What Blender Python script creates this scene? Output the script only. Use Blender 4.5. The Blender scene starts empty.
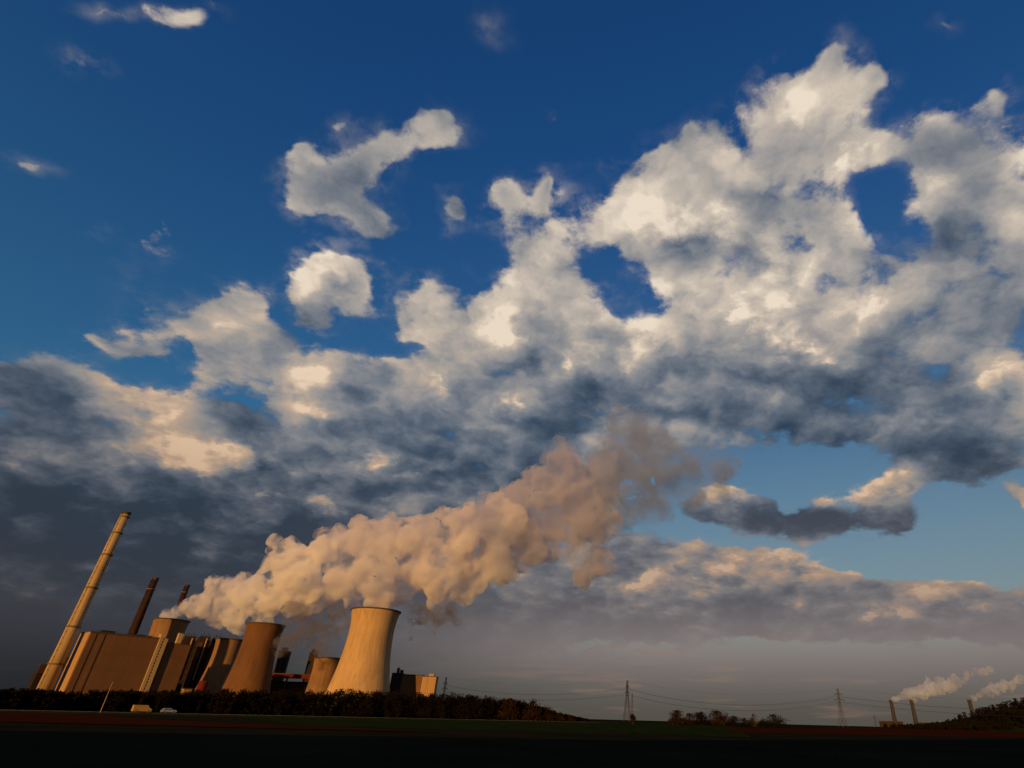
import bpy, bmesh, math, random
import numpy as np
from mathutils import Vector, Matrix, noise
R = math.radians
scene = bpy.context.scene
# ------------------------------------------------------------------ camera
EYE = 2.0
cd = bpy.data.cameras.new('camera'); cam = bpy.data.objects.new('camera', cd); scene.collection.objects.link(cam)
cd.sensor_width = 36; cd.sensor_fit = 'HORIZONTAL'; cd.lens = 572*36/1024; cd.shift_x = -102/1024; cd.clip_start = .5; cd.clip_end = 60000
cam.location = (0, 0, EYE)
cam.rotation_euler = (Matrix.Rotation(R(90+30.4), 3, 'X') @ Matrix.Rotation(R(1.5), 3, 'Z')).to_euler()
scene.camera = cam
scene.render.resolution_x = 1024; scene.render.resolution_y = 768
# ------------------------------------------------------------------ colour and sampling
scene.view_settings.view_transform = 'Standard'; scene.view_settings.look = 'None'
scene.view_settings.exposure = 0; scene.view_settings.gamma = 1
cy = scene.cycles
cy.use_denoising = True; cy.use_adaptive_sampling = True; cy.adaptive_threshold = .02
cy.max_bounces = 24; cy.volume_bounces = 16; cy.diffuse_bounces = 3; cy.glossy_bounces = 2; cy.transparent_max_bounces = 16
cy.sample_clamp_indirect = 6
# ------------------------------------------------------------------ sun: low, behind the camera and a little to the left
SUN_EL, SUN_AZ = 7.5, 200.0          # azimuth clockwise from +Y
sun_dir = Vector((math.sin(R(SUN_AZ))*math.cos(R(SUN_EL)), math.cos(R(SUN_AZ))*math.cos(R(SUN_EL)), math.sin(R(SUN_EL))))
sd = bpy.data.lights.new('sun', 'SUN'); sd.energy = 4.8; sd.angle = R(.5); sd.color = (1, .50, .13)
so = bpy.data.objects.new('sun', sd); scene.collection.objects.link(so); so.rotation_euler = sun_dir.to_track_quat('Z', 'Y').to_euler()
# cloud masses: direction x, y, z; orientation; half width, half height; cover; lit; shaded
CLOUDS = [
    (-0.633,0.393,0.667,-0.68,-0.523,0.449,0.059,0.041,0.62,0.1,0.0), (-0.599,0.362,0.714,-0.544,-0.564,0.288,0.076,0.022,0.65,0.05,0.0),
    (-0.53,0.386,0.755,-0.525,-0.487,0.24,0.091,0.03,0.56,0.0,0.0), (-0.702,0.462,0.542,-0.936,-0.392,0.698,0.077,0.035,0.95,0.05,0.0),
    (-0.205,0.452,0.868,-0.518,-0.018,0.341,0.121,0.077,0.56,0.1,0.0), (-0.659,0.552,0.511,-1.029,-0.082,0.789,0.138,0.101,0.22,0.0,0.0),
    (0.424,0.415,0.805,-0.555,0.343,-0.319,0.069,0.03,0.95,0.05,0.0), (0.517,0.458,0.723,-0.651,0.445,-0.345,0.056,0.073,0.7,0.0,0.0),
    (0.366,0.483,0.796,-0.587,0.317,-0.232,0.066,0.082,0.85,0.1,0.0), (-0.115,0.567,0.816,-0.608,-0.097,0.039,0.061,0.052,1.0,0.0,0.0),
    (-0.294,0.557,0.777,-0.634,-0.229,0.136,0.158,0.101,1.0,-0.05,0.0), (-0.384,0.587,0.712,-0.589,-0.492,-0.079,0.193,0.08,1.15,-0.05,0.0),
    (-0.448,0.596,0.666,-0.773,-0.342,0.283,0.113,0.078,1.15,0.0,0.0), (-0.458,0.548,0.7,-0.711,-0.378,0.277,0.054,0.04,1.0,0.05,0.0),
    (-0.428,0.53,0.732,-0.664,-0.361,0.241,0.055,0.034,0.9,0.05,0.0), (-0.367,0.65,0.665,-0.839,-0.068,0.426,0.094,0.071,1.2,0.0,0.0),
    (-0.269,0.656,0.706,-0.787,0.046,0.411,0.078,0.08,1.25,0.45,0.0), (-0.43,0.683,0.591,-0.926,-0.138,0.424,0.131,0.117,1.9,0.9,0.0),
    (-0.469,0.707,0.529,-1.014,0.034,0.586,0.082,0.064,1.0,0.0,0.05), (-0.307,0.753,0.582,-0.94,-0.117,0.261,0.154,0.113,1.7,0.7,0.0),
    (-0.638,0.645,0.42,-1.138,0.066,0.789,0.091,0.04,1.1,0.1,0.05), (-0.567,0.672,0.475,-1.076,0.027,0.672,0.178,0.138,0.8,0.0,0.0),
    (-0.553,0.7,0.452,-1.093,-0.133,0.567,0.133,0.134,0.8,0.1,0.0), (-0.451,0.771,0.45,-1.1,-0.061,0.448,0.208,0.165,0.95,0.05,0.0),
    (-0.471,0.77,0.43,-1.105,-0.251,0.406,0.083,0.106,0.4,0.9,0.0), (-0.181,0.65,0.738,-0.726,-0.139,0.089,0.089,0.064,0.75,0.05,0.0),
    (-0.115,0.652,0.749,-0.717,-0.097,0.052,0.038,0.071,0.8,0.0,0.0), (-0.164,0.712,0.683,-0.815,0.147,0.314,0.168,0.195,0.95,0.35,0.0),
    (-0.094,0.751,0.654,-0.853,-0.059,0.028,0.157,0.152,0.8,0.35,0.0), (-0.197,0.798,0.569,-0.953,-0.102,0.098,0.275,0.163,0.9,0.3,0.0),
    (-0.306,0.828,0.469,-1.082,0.011,0.299,0.248,0.161,0.85,0.12,0.08), (-0.121,0.829,0.547,-0.986,-0.057,0.039,0.263,0.197,0.9,0.15,0.1),
    (0.057,0.619,0.783,-0.633,-0.197,-0.406,0.158,0.092,0.95,0.05,0.0), (0.109,0.571,0.813,-0.555,0.305,0.247,0.044,0.078,0.7,0.0,0.0),
    (0.152,0.561,0.813,-0.593,0.213,0.018,0.064,0.101,0.62,0.0,0.0), (0.276,0.515,0.812,-0.483,0.449,0.162,0.15,0.142,1.3,0.5,0.0),
    (0.31,0.468,0.828,-0.595,-0.022,-0.634,0.045,0.045,1.0,0.2,0.0), (0.298,0.562,0.772,-0.63,0.371,-0.098,0.252,0.1,0.7,0.0,0.0),
    (0.389,0.551,0.738,-0.692,0.317,-0.284,0.104,0.048,0.6,0.0,0.0), (0.194,0.626,0.755,-0.691,0.288,-0.056,0.287,0.115,0.75,0.0,0.0),
    (0.04,0.688,0.724,-0.762,0.048,-0.08,0.229,0.167,1.05,0.35,0.0), (0.137,0.698,0.703,-0.755,0.363,0.085,0.304,0.173,1.15,0.5,0.0),
    (0.252,0.71,0.658,-0.816,0.391,-0.075,0.31,0.186,1.25,0.65,0.0), (0.4,0.698,0.594,-0.932,0.193,-0.436,0.22,0.143,1.0,0.5,0.0),
    (0.211,0.785,0.583,-0.935,0.37,-0.1,0.404,0.227,1.1,0.35,0.08), (0.316,0.804,0.504,-0.998,0.484,-0.135,0.246,0.168,0.9,0.0,0.22),
    (0.337,0.66,0.672,-0.732,0.492,-0.025,0.16,0.115,1.0,0.1,0.0), (0.469,0.527,0.709,-0.713,0.383,-0.343,0.09,0.091,0.9,0.0,0.0),
    (0.486,0.573,0.66,-0.797,0.375,-0.392,0.123,0.139,0.9,0.05,0.05), (0.537,0.547,0.642,-0.808,0.42,-0.436,0.129,0.181,1.2,0.55,0.0),
    (0.531,0.614,0.584,-0.913,0.377,-0.482,0.198,0.167,1.0,0.1,0.15), (0.522,0.667,0.531,-0.993,0.33,-0.504,0.204,0.141,1.0,0.0,0.5),
    (-0.093,0.874,0.477,-1.068,-0.013,-0.03,0.519,0.22,0.9,0.0,0.35), (0.061,0.824,0.564,-0.972,0.03,-0.091,0.143,0.127,1.0,0.65,0.0),
    (0.055,0.874,0.482,-1.069,0.039,-0.125,0.335,0.201,0.7,0.1,0.1), (0.224,0.853,0.472,-1.084,0.119,-0.275,0.33,0.196,0.8,0.0,0.5),
    (0.382,0.809,0.447,-1.112,0.19,-0.421,0.306,0.241,0.85,0.0,0.5), (0.523,0.756,0.394,-1.167,0.237,-0.562,0.244,0.212,0.95,0.0,0.5),
    (0.567,0.707,0.422,-1.123,0.275,-0.568,0.095,0.106,0.7,0.7,0.0), (-0.257,0.874,0.412,-1.134,-0.101,0.152,0.367,0.186,0.9,0.0,0.5),
    (-0.651,0.669,0.357,-1.206,0.078,0.78,0.095,0.054,1.0,1.0,0.0), (-0.695,0.64,0.328,-1.228,-0.116,0.735,0.218,0.115,0.9,0.05,0.35),
    (-0.613,0.727,0.309,-1.257,0.042,0.67,0.191,0.086,1.0,1.1,0.0), (-0.693,0.658,0.295,-1.245,-0.313,0.679,0.131,0.081,0.8,0.15,0.15),
    (-0.72,0.605,0.339,-1.187,-0.387,0.701,0.093,0.05,0.9,0.0,0.6), (-0.615,0.704,0.356,-1.183,-0.307,0.581,0.066,0.035,0.9,0.9,0.0),
    (-0.536,0.667,0.518,-0.98,-0.353,0.434,0.064,0.047,0.5,0.2,0.0), (-0.688,0.684,0.244,-1.309,-0.262,0.697,0.099,0.031,0.2,0.5,0.0),
    (-0.619,0.756,0.215,-1.346,-0.197,0.622,0.089,0.03,0.2,0.5,0.0), (-0.672,0.732,0.113,-1.454,-0.133,0.706,0.097,0.03,0.2,0.45,0.0),
    (-0.432,0.859,0.275,-1.29,-0.06,0.416,0.145,0.038,0.2,0.45,0.0), (-0.513,0.802,0.307,-1.258,-0.018,0.539,0.11,0.043,0.3,0.5,0.0),
    (-0.321,0.887,0.333,-1.225,-0.131,0.275,0.108,0.045,0.3,0.5,0.0), (-0.572,0.674,0.467,-1.043,-0.352,0.489,0.072,0.059,0.2,0.4,0.0),
    (-0.242,0.865,0.439,-1.108,-0.119,0.177,0.153,0.078,0.3,0.4,0.0), (-0.55,0.753,0.361,-1.198,-0.065,0.571,0.147,0.086,0.7,0.05,0.3),
    (-0.657,0.718,0.231,-1.31,-0.212,0.59,0.435,0.1,1.0,0.0,0.5), (-0.519,0.813,0.265,-1.278,-0.157,0.4,0.547,0.184,1.0,0.0,0.6),
    (-0.645,0.747,0.16,-1.391,-0.15,0.579,0.49,0.173,1.0,0.0,0.7), (-0.413,0.845,0.341,-1.215,-0.064,0.341,0.388,0.123,0.8,0.1,0.3),
    (-0.398,0.845,0.358,-1.205,0.001,0.413,0.118,0.051,0.5,0.5,0.0), (-0.336,0.903,0.267,-1.289,-0.098,0.238,0.4,0.138,0.9,0.05,0.35),
    (-0.654,0.753,0.067,-1.496,-0.083,0.622,0.4,0.16,1.0,0.0,0.7), (0.187,0.924,0.333,-1.232,0.045,-0.203,0.083,0.038,1.0,1.0,0.0),
    (0.235,0.924,0.303,-1.265,0.142,-0.24,0.16,0.056,1.1,0.0,0.8), (0.343,0.899,0.271,-1.295,0.257,-0.324,0.146,0.069,1.05,0.0,0.8),
    (0.154,0.934,0.321,-1.244,0.032,-0.175,0.099,0.05,0.9,0.0,0.6), (0.293,0.904,0.31,-1.256,0.073,-0.301,0.05,0.052,-0.5,0.0,0.0),
    (0.486,0.822,0.295,-1.27,0.14,-0.501,0.048,0.075,-0.4,0.0,0.0), (0.42,0.851,0.316,-1.247,-0.047,-0.505,0.136,0.063,1.2,1.0,0.0),
    (0.436,0.859,0.268,-1.3,0.11,-0.465,0.112,0.059,0.95,0.0,0.75), (0.575,0.769,0.279,-1.285,0.17,-0.6,0.032,0.032,1.0,0.7,0.0),
    (0.522,0.783,0.338,-1.226,0.191,-0.555,0.156,0.081,0.8,0.0,0.6), (0.051,0.974,0.222,-1.347,0.002,-0.124,0.321,0.141,0.9,0.15,0.1),
    (0.15,0.964,0.222,-1.349,0.026,-0.229,0.363,0.088,0.9,0.4,0.05), (0.287,0.939,0.189,-1.384,0.049,-0.381,0.424,0.077,0.95,0.3,0.1),
    (0.413,0.896,0.161,-1.411,0.053,-0.463,0.181,0.046,0.8,1.1,0.0), (0.496,0.853,0.164,-1.408,0.07,-0.543,0.128,0.038,0.8,0.8,0.0),
    (0.221,0.948,0.23,-1.34,0.034,-0.254,0.144,0.043,0.3,0.6,0.0), (0.374,0.901,0.219,-1.353,0.074,-0.433,0.253,0.048,-0.5,0.0,0.0),
    (0.514,0.827,0.226,-1.347,0.118,-0.577,0.216,0.078,-0.6,0.0,0.0), (0.151,0.915,0.375,-1.188,0.044,-0.178,0.139,0.07,-0.5,0.0,0.0),
    (0.052,0.988,0.149,-1.421,0.009,-0.222,0.773,0.084,1.1,0.0,0.4), (0.379,0.915,0.14,-1.436,0.051,-0.526,0.636,0.065,0.95,0.05,0.35),
    (0.263,0.951,0.163,-1.407,0.023,-0.289,0.104,0.031,-0.4,0.0,0.0), (0.505,0.842,0.191,-1.38,0.088,-0.548,0.111,0.029,-0.3,0.0,0.0),
    (0.149,0.973,0.176,-1.394,0.008,-0.182,0.146,0.035,0.2,0.4,0.0), (0.332,0.918,0.216,-1.354,0.057,-0.364,0.134,0.035,0.3,0.5,0.0),
    (0.537,0.834,0.127,-1.446,0.059,-0.614,0.225,0.066,0.9,0.0,0.5), (0.052,0.997,0.065,-1.504,-0.015,-0.123,0.319,0.045,0.7,0.3,0.0),
    (-0.199,0.975,0.103,-1.464,-0.035,0.103,0.432,0.067,0.7,0.0,0.2), (-0.413,0.899,0.144,-1.415,-0.072,0.285,0.611,0.182,0.9,0.0,0.38),
    (-0.476,0.809,0.344,-1.203,-0.2,0.412,0.193,0.105,0.8,0.0,0.4), (-0.089,0.925,0.369,-1.19,-0.028,0.001,0.357,0.158,0.8,0.0,0.45),
    (-0.572,0.697,0.432,-1.091,-0.326,0.504,0.083,0.079,0.4,0.3,0.0), (-0.689,0.679,0.253,-1.295,-0.268,0.684,0.154,0.04,-0.6,0.0,0.0),
    (-0.143,0.889,0.435,-1.117,-0.075,0.094,0.119,0.056,-0.3,0.0,0.1), (0.395,0.849,0.351,-1.217,0.147,-0.447,0.285,0.08,-0.5,0.0,0.0),
    (0.148,0.843,0.517,-1.028,0.068,-0.163,0.117,0.119,-0.3,0.0,0.2), (0.412,0.623,0.665,-0.764,0.426,-0.197,0.084,0.143,-0.8,0.0,0.0),
    (-0.282,0.606,0.744,-0.695,-0.217,0.146,0.12,0.034,-1.3,0.0,0.0), (-0.323,0.661,0.678,-0.819,-0.117,0.335,0.034,0.071,-0.9,0.0,0.0),
    (-0.412,0.663,0.625,-0.799,-0.425,0.147,0.115,0.027,-0.6,0.0,0.0), (-0.351,0.783,0.513,-0.981,-0.363,0.168,0.086,0.034,-0.7,0.0,0.0),
    (-0.232,0.726,0.647,-0.866,-0.035,0.268,0.037,0.083,-0.6,0.0,0.0), (-0.517,0.683,0.516,-0.852,-0.643,0.15,0.081,0.029,-0.5,0.0,0.0),
    (-0.373,0.72,0.586,-0.877,-0.397,0.157,0.042,0.093,-0.5,0.0,0.0), (-0.601,0.674,0.429,-1.093,-0.356,0.545,0.023,0.051,-0.6,0.0,0.0),
    (-0.439,0.64,0.631,-0.807,-0.382,0.225,0.131,0.027,-0.5,0.0,0.0), (0.028,0.79,0.613,-0.887,0.281,0.163,0.096,0.063,-0.55,0.0,0.0),
    (0.368,0.806,0.463,-1.084,0.166,-0.357,0.069,0.082,-0.35,0.0,0.0),
]
# ------------------------------------------------------------------ world: Nishita sky with a procedural cloud deck
world = bpy.data.worlds.new('World'); scene.world = world; world.use_nodes = True
world.cycles.sampling_method = 'MANUAL'; world.cycles.sample_map_resolution = 256
wt = world.node_tree; wt.nodes.clear(); N = wt.nodes; L = wt.links
def put(sock, v):
    if v is None: return
    if hasattr(v, 'is_output'): L.new(v, sock)
    else: sock.default_value = v
def M_(op, a, b=None, c=None, clamp=False):
    n = N.new('ShaderNodeMath'); n.operation = op; n.use_clamp = clamp
    for s, v in zip(n.inputs, (a, b, c)): put(s, v)
    return n.outputs[0]
def V_(op, a, b=None, c=None, scale=None):
    n = N.new('ShaderNodeVectorMath'); n.operation = op
    for s, v in zip(n.inputs, (a, b, c)): put(s, v)
    if scale is not None: put(n.inputs['Scale'], scale)
    return n.outputs['Value'] if op in ('LENGTH', 'DOT_PRODUCT') else n.outputs[0]
def smooth(v, lo, hi, a=0., b=1.):
    n = N.new('ShaderNodeMapRange'); n.interpolation_type = 'SMOOTHSTEP'
    for s, x in zip(n.inputs, (v, lo, hi, a, b)): put(s, x)
    return n.outputs[0]
def mixc(f, a, b, mode='MIX'):
    n = N.new('ShaderNodeMix'); n.data_type = 'RGBA'; n.blend_type = mode
    put(n.inputs[0], f); put(n.inputs[6], a); put(n.inputs[7], b)
    return n.outputs[2]
def fbm(vec, scale, detail, rough=.55, kind='FBM', lac=2.0):
    n = N.new('ShaderNodeTexNoise'); n.noise_type = kind; n.normalize = True
    put(n.inputs['Vector'], vec); n.inputs['Scale'].default_value = scale; n.inputs['Detail'].default_value = detail
    n.inputs['Roughness'].default_value = rough; n.inputs['Lacunarity'].default_value = lac
    return n
co = N.new('ShaderNodeTexCoord').outputs['Generated']
sep = N.new('ShaderNodeSeparateXYZ'); L.new(co, sep.inputs[0]); Z = sep.outputs[2]
# cloud-deck coordinates: a curved ceiling, so that clouds get smaller and flatter towards the horizon
den = M_('ADD', M_('MAXIMUM', Z, 0.), .38)
deck = V_('DIVIDE', co, N.new('ShaderNodeCombineXYZ').outputs[0])
cmb = deck.node.inputs[1].links[0].from_node
for s in cmb.inputs: L.new(den, s)
# large soft warp of the direction so that no cloud is an ellipse
w1 = fbm(deck, 5.0, 4, .6); 
warp = V_('SUBTRACT', w1.outputs['Color'], (.5, .5, .5))
amt = M_('MULTIPLY_ADD', Z, .11, .03)
cow = V_('ADD', co, V_('SCALE', warp, scale=amt))
# where the clouds of this evening stand: direction, orientation, size, cover, lit, shaded
acc = (0., 0., 0.)
for i, (cx, cy_, cz, ex, ey, ez, w, h, s, l, k) in enumerate(CLOUDS):
    if i and i % 8 == 0: cow = V_('MULTIPLY_ADD', acc, (1e-7, 1e-7, 1e-7), cow)   # keeps the node stack shallow
    m = N.new('ShaderNodeMapping'); m.vector_type = 'TEXTURE'
    L.new(cow, m.inputs['Vector'])
    m.inputs['Location'].default_value = (cx, cy_, cz); m.inputs['Rotation'].default_value = (ex, ey, ez)
    m.inputs['Scale'].default_value = (w, h, .8)
    g = N.new('ShaderNodeTexGradient'); g.gradient_type = 'QUADRATIC_SPHERE'; L.new(m.outputs[0], g.inputs[0])
    acc = V_('MULTIPLY_ADD', g.outputs['Fac'], (s, l, k), acc)
sp = N.new('ShaderNodeSeparateXYZ'); L.new(acc, sp.inputs[0])
# elsewhere on the dome (behind the camera) an unseen cloud deck, darkened to cut the ambient light
cover0 = sp.outputs[0]
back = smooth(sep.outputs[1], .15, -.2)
lowm = smooth(Z, .48, .16)
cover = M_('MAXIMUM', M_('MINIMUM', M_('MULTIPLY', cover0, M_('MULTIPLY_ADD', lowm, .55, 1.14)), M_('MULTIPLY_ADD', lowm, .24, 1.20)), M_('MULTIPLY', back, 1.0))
# billows: fractal noise, and the same noise a little nearer the sun for the lit and shaded sides
def billow(v):
    a = fbm(v, 5.2, 10, .575).outputs['Fac']
    vo = N.new('ShaderNodeTexVoronoi'); vo.feature = 'F1'; put(vo.inputs['Vector'], v)
    vo.inputs['Scale'].default_value = 8.5; vo.inputs['Detail'].default_value = 1.6; vo.inputs['Roughness'].default_value = .5; vo.inputs['Lacunarity'].default_value = 2.3
    return M_('SUBTRACT', a, M_('MULTIPLY', vo.outputs['Distance'], .26))
w2 = fbm(deck, 17.0, 7, .62)
fine = M_('SUBTRACT', w2.outputs['Fac'], .5)
warp2 = V_('SUBTRACT', w2.outputs['Color'], (.5, .5, .5))
q = V_('ADD', V_('ADD', deck, V_('SCALE', warp, scale=.08)), V_('SCALE', warp2, scale=.045))
toward = (sun_dir.x*.05-.02, sun_dir.y*.05, .03)
n1 = billow(q); n2 = billow(V_('ADD', q, toward))
dens = M_('ADD', M_('MULTIPLY_ADD', fine, .75, cover), M_('MULTIPLY', M_('SUBTRACT', n1, .39), M_('MULTIPLY_ADD', lowm, -.35, 2.05)))
veil = M_('MULTIPLY', smooth(M_('MULTIPLY', cover0, n1), .03, .30), M_('MULTIPLY', smooth(w2.outputs['Fac'], .40, .64), .62))
alpha = M_('MAXIMUM', smooth(dens, .38, .74), veil)
thick = smooth(dens, .6, 1.35)
relief = M_('MULTIPLY', M_('SUBTRACT', n1, n2), 1.15)
relief = M_('MULTIPLY_ADD', M_('SUBTRACT', n1, .36), .5, relief)
ca = M_('MAXIMUM', sp.outputs[0], .35)
lit = M_('ADD', M_('MULTIPLY', M_('DIVIDE', sp.outputs[1], ca), .75), relief)
tone = M_('SUBTRACT', M_('SUBTRACT', lit, M_('MULTIPLY', M_('DIVIDE', sp.outputs[2], ca), .47)), M_('MULTIPLY', thick, .10))
tone = M_('ADD', tone, M_('MULTIPLY_ADD', lowm, -.14, .17))
tone = M_('ADD', tone, M_('MULTIPLY_ADD', back, -.32, .50))  # clouds out of view made darker so shaded ground stays nearly black
# the sunlit heads: the highest billows, crisp against the grey body of the cloud behind them
head = M_('ADD', M_('MULTIPLY', sp.outputs[1], 1.15), M_('MULTIPLY', M_('SUBTRACT', n1, .40), 2.3))
ahead = M_('MULTIPLY', smooth(head, .26, .54), smooth(dens, .50, .66))
thead = M_('ADD', M_('MULTIPLY', M_('SUBTRACT', n1, n2), 2.6), M_('MULTIPLY_ADD', lowm, -.14, M_('MULTIPLY_ADD', fine, .9, M_('MULTIPLY_ADD', sp.outputs[1], .12, .68))))
tone = M_('ADD', tone, M_('MULTIPLY', fine, .35))
tone = M_('ADD', tone, M_('MULTIPLY', M_('MULTIPLY', M_('SUBTRACT', w1.outputs['Fac'], .5), 1.1), lowm))
tbody = M_('SUBTRACT', tone, M_('MULTIPLY', M_('SUBTRACT', 1., ahead), .05))
tone = M_('ADD', tbody, M_('MULTIPLY', ahead, M_('MULTIPLY', M_('SUBTRACT', thead, tbody), .72)))
tone = M_('MULTIPLY_ADD', tone, .86, .035)
rp = N.new('ShaderNodeValToRGB'); L.new(tone, rp.inputs[0]); cr = rp.color_ramp; cr.interpolation = 'B_SPLINE'
stops = [(0, (.022, .040, .068)), (.22, (.062, .092, .138)), (.42, (.165, .188, .225)), (.60, (.32, .31, .305)), (.76, (.52, .455, .39)), (.88, (.68, .58, .47)), (1, (.88, .76, .61))]
cr.elements[0].position = 0; cr.elements[1].position = 1
for p, c in stops[1:-1]: cr.elements.new(p)
for e, (p, c) in zip(cr.elements, stops): e.color = (*c, 1)
cloud = rp.outputs[0]
# lower clouds are seen through more evening air: warmer and darker
lowf = smooth(Z, .45, .04)
cloud = mixc(1., cloud, mixc(lowf, (1, 1, 1, 1), (.70, .60, .55, 1)), 'MULTIPLY')
warm = M_('MULTIPLY', smooth(Z, .66, .28), smooth(tone, .45, .85))
cloud = mixc(1., cloud, mixc(warm, (1, 1, 1, 1), (.93, .77, .64, 1)), 'MULTIPLY')
sky = N.new('ShaderNodeTexSky'); sky.sky_type = 'NISHITA'; sky.sun_disc = False
sky.sun_elevation = R(SUN_EL); sky.sun_rotation = R(SUN_AZ); sky.air_density = 1.3; sky.dust_density = .6; sky.ozone_density = 3.0
SKY = .085
skyc = V_('SCALE', sky.outputs[0], scale=SKY)
tint = mixc(smooth(Z, .85, .30), (.30, .90, 1.62, 1), mixc(smooth(sep.outputs[0], -.6, .25), (.52, 1.1, 1.5, 1), (.95, 1.05, 1.12, 1)))
skyc = mixc(1., skyc, tint, 'MULTIPLY')
c1 = mixc(M_('MULTIPLY', alpha, .97), skyc, cloud)
# dull evening haze lying on the horizon
hz = M_('ADD', M_('MULTIPLY', smooth(Z, .19, .07), .64), M_('MULTIPLY', smooth(Z, .40, .12), .36))
side = smooth(sep.outputs[0], -.62, .05)
streak = fbm(V_('MULTIPLY', co, (3, 3, 34)), 2.2, 4, .55).outputs['Fac']
hazec = mixc(smooth(Z, .0, .12), (.085, .078, .068, 1), (.235, .20, .195, 1))
hazec = mixc(M_('MULTIPLY', smooth(streak, .55, .7), .3), hazec, (.30, .18, .13, 1))
hazec = mixc(side, V_('MULTIPLY', hazec, (.20, .24, .30)), hazec)
c2 = mixc(M_('MULTIPLY', hz, .97), c1, hazec)
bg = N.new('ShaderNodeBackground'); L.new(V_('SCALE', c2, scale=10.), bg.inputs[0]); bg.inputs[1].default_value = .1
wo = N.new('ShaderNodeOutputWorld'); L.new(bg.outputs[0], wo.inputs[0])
CL = {677: (48.4, 447.4), 689: (56.9, 451.4), 702: (64.9, 445.3), 717: (75.5, 448.7), 734: (85.7, 441.8), 745: (93.1, 442.3), 754: (100.6, 448.9), 763: (104.1, 437.8), 774: (110.4, 434.2)}
BE = {509: (-62.7, 431.5), 531: (-49.0, 437.3), 545: (-40.4, 444.2), 560: (-30.7, 449.0), 571: (-23.5, 454.4)}
FH = {887: (1875.9, 4526.7), 925: (2095.9, 4429.1), 934: (2149.7, 4347.6)}
PUFF = {
    'a': [(-606,858,115,12.3),(-586,848,119,12.2),(-564,836,124,14.6),(-539,821,132,18.1),(-512,807,132,21.5),(-486,793,134,20.1),(-462,781,128,18.7),(-544,829,116,14.4),(-511,813,114,16.6),(-477,794,112,16.3),(-487,805,96,12.8),(-519,821,102,11.8),(-540,816,149,11.0),(-509,801,149,10.8)],
    'b': [(-441,785,106,13.9),(-439,785,100,12.7),(-437,781,115,16.2),(-430,775,126,19.8),(-416,765,141,23.4),(-410,757,163,24.8),(-434,763,183,14.4),(-447,771,169,12.0),(-382,748,150,25.6),(-383,743,171,17.7),(-368,744,181,20.3),(-413,752,188,9.6),(-455,777,144,14.2)],
    'c': [(-375,790,199,24.3),(-359,767,210,13.9),(-326,753,193,27.1),(-323,762,213,13.9),(-296,743,193,26.9),(-283,778,198,32.1),(-287,769,220,15.5),(-254,766,209,28.3),(-239,800,229,27.2),(-217,785,241,17.6),(-207,787,217,33.3),(-188,814,243,30.9),(-165,790,257,20.8),(-149,807,231,37.4),(-330,759,150,29.9),(-294,744,155,29.6),(-276,781,163,32.5),(-245,784,170,31.8),(-210,779,164,31.6),(-185,814,176,32.0),(-149,800,183,26.5),(-359,775,140,26.4),(-387,785,129,23.9),(-215,778,139,17.3),(-190,799,147,16.6),(-271,782,139,19.7),(-287,747,127,17.4),(-282,778,123,12.0),(-302,764,120,11.7),(-285,755,114,13.9),(-349,803,131,16.0),(-368,771,122,16.4),(-392,759,122,18.4)],
    't': [(0,825,330,45.7),(20,835,385,39.8),(11,845,429,22.7),(45,854,377,48.4),(51,828,319,45.5),(83,836,356,39.1),(107,843,335,38.8),(134,814,340,32.1),(157,820,319,28.0),(121,836,308,26.5),(181,836,339,19.2),(29,830,287,37.2),(-1,840,271,37.2),(72,847,294,24.7),(67,822,391,25.7),(-14,835,228,21.5),(44,844,420,26.2),(124,846,345,34.4),(51,828,300,36.0),(32,839,313,36.7),(11,850,303,30.7),(153,811,344,30.1),(-17,835,288,26.9)],
    's': [(-359,715,100,13.9),(-344,733,96,15.3),(-333,749,90,12.3),(-337,759,109,12.6),(-352,724,86,9.6),(-319,750,97,9.0),(-244,788,109,15.7),(-216,770,109,15.5),(-224,778,89,10.6),(-203,795,118,12.4),(-247,792,83,7.1),(-367,717,72,8.3),(-359,732,77,8.5),(-350,747,76,8.7),(-329,729,66,7.4),(-372,720,62,5.2)],
    'f1': [(2029,4553,172,22.9),(2084,4539,197,25.9),(2138,4525,213,32.0),(2179,4517,223,36.5),(2064,4543,191,22.9),(2111,4532,204,27.4),(2158,4521,217,34.2),(2190,4478,228,37.7),(2244,4463,253,37.7),(2250,4471,291,22.8)],
    'f2': [(2150,4497,173,22.5),(2212,4479,204,28.5),(2265,4463,226,37.5),(2433,4385,282,26.6),(2487,4326,319,21.9),(2559,4296,343,20.3),(2413,4391,272,29.5),(2182,4482,192,24.0),(2236,4466,217,33.7),(2295,4448,236,44.8),(2351,4430,248,44.6),(2314,4421,284,29.9),(2375,4400,266,33.3),(2407,4394,297,29.7),(2452,4340,313,29.3),(2524,4310,337,25.5),(2594,4280,355,21.7)],
    'f3': [(2464,4334,182,21.5),(2521,4312,212,27.1),(2570,4295,230,32.7),(2664,4249,254,28.1),(2703,4194,275,24.3),(2506,4327,200,23.6),(2550,4312,218,30.7),(2581,4265,235,35.3),(2632,4245,247,31.6),(2613,4269,265,24.9),(2690,4232,265,24.5),(2725,4181,287,24.3)],
    'd': [(-171,817,266,24.5),(-147,794,227,41.9),(-133,810,273,36.1),(-107,821,301,37.2),(-76,796,313,33.4),(-65,825,351,21.1),(-102,815,249,45.4),(-66,804,269,45.7),(-32,834,303,44.8),(-30,813,250,39.0),(-49,813,213,25.2),(-18,835,339,31.8),(-148,793,182,29.9),(-119,812,202,28.0),(-86,824,215,22.3),(-78,796,343,23.9),(-13,828,197,20.8),(-34,820,181,17.7)],
}
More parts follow.
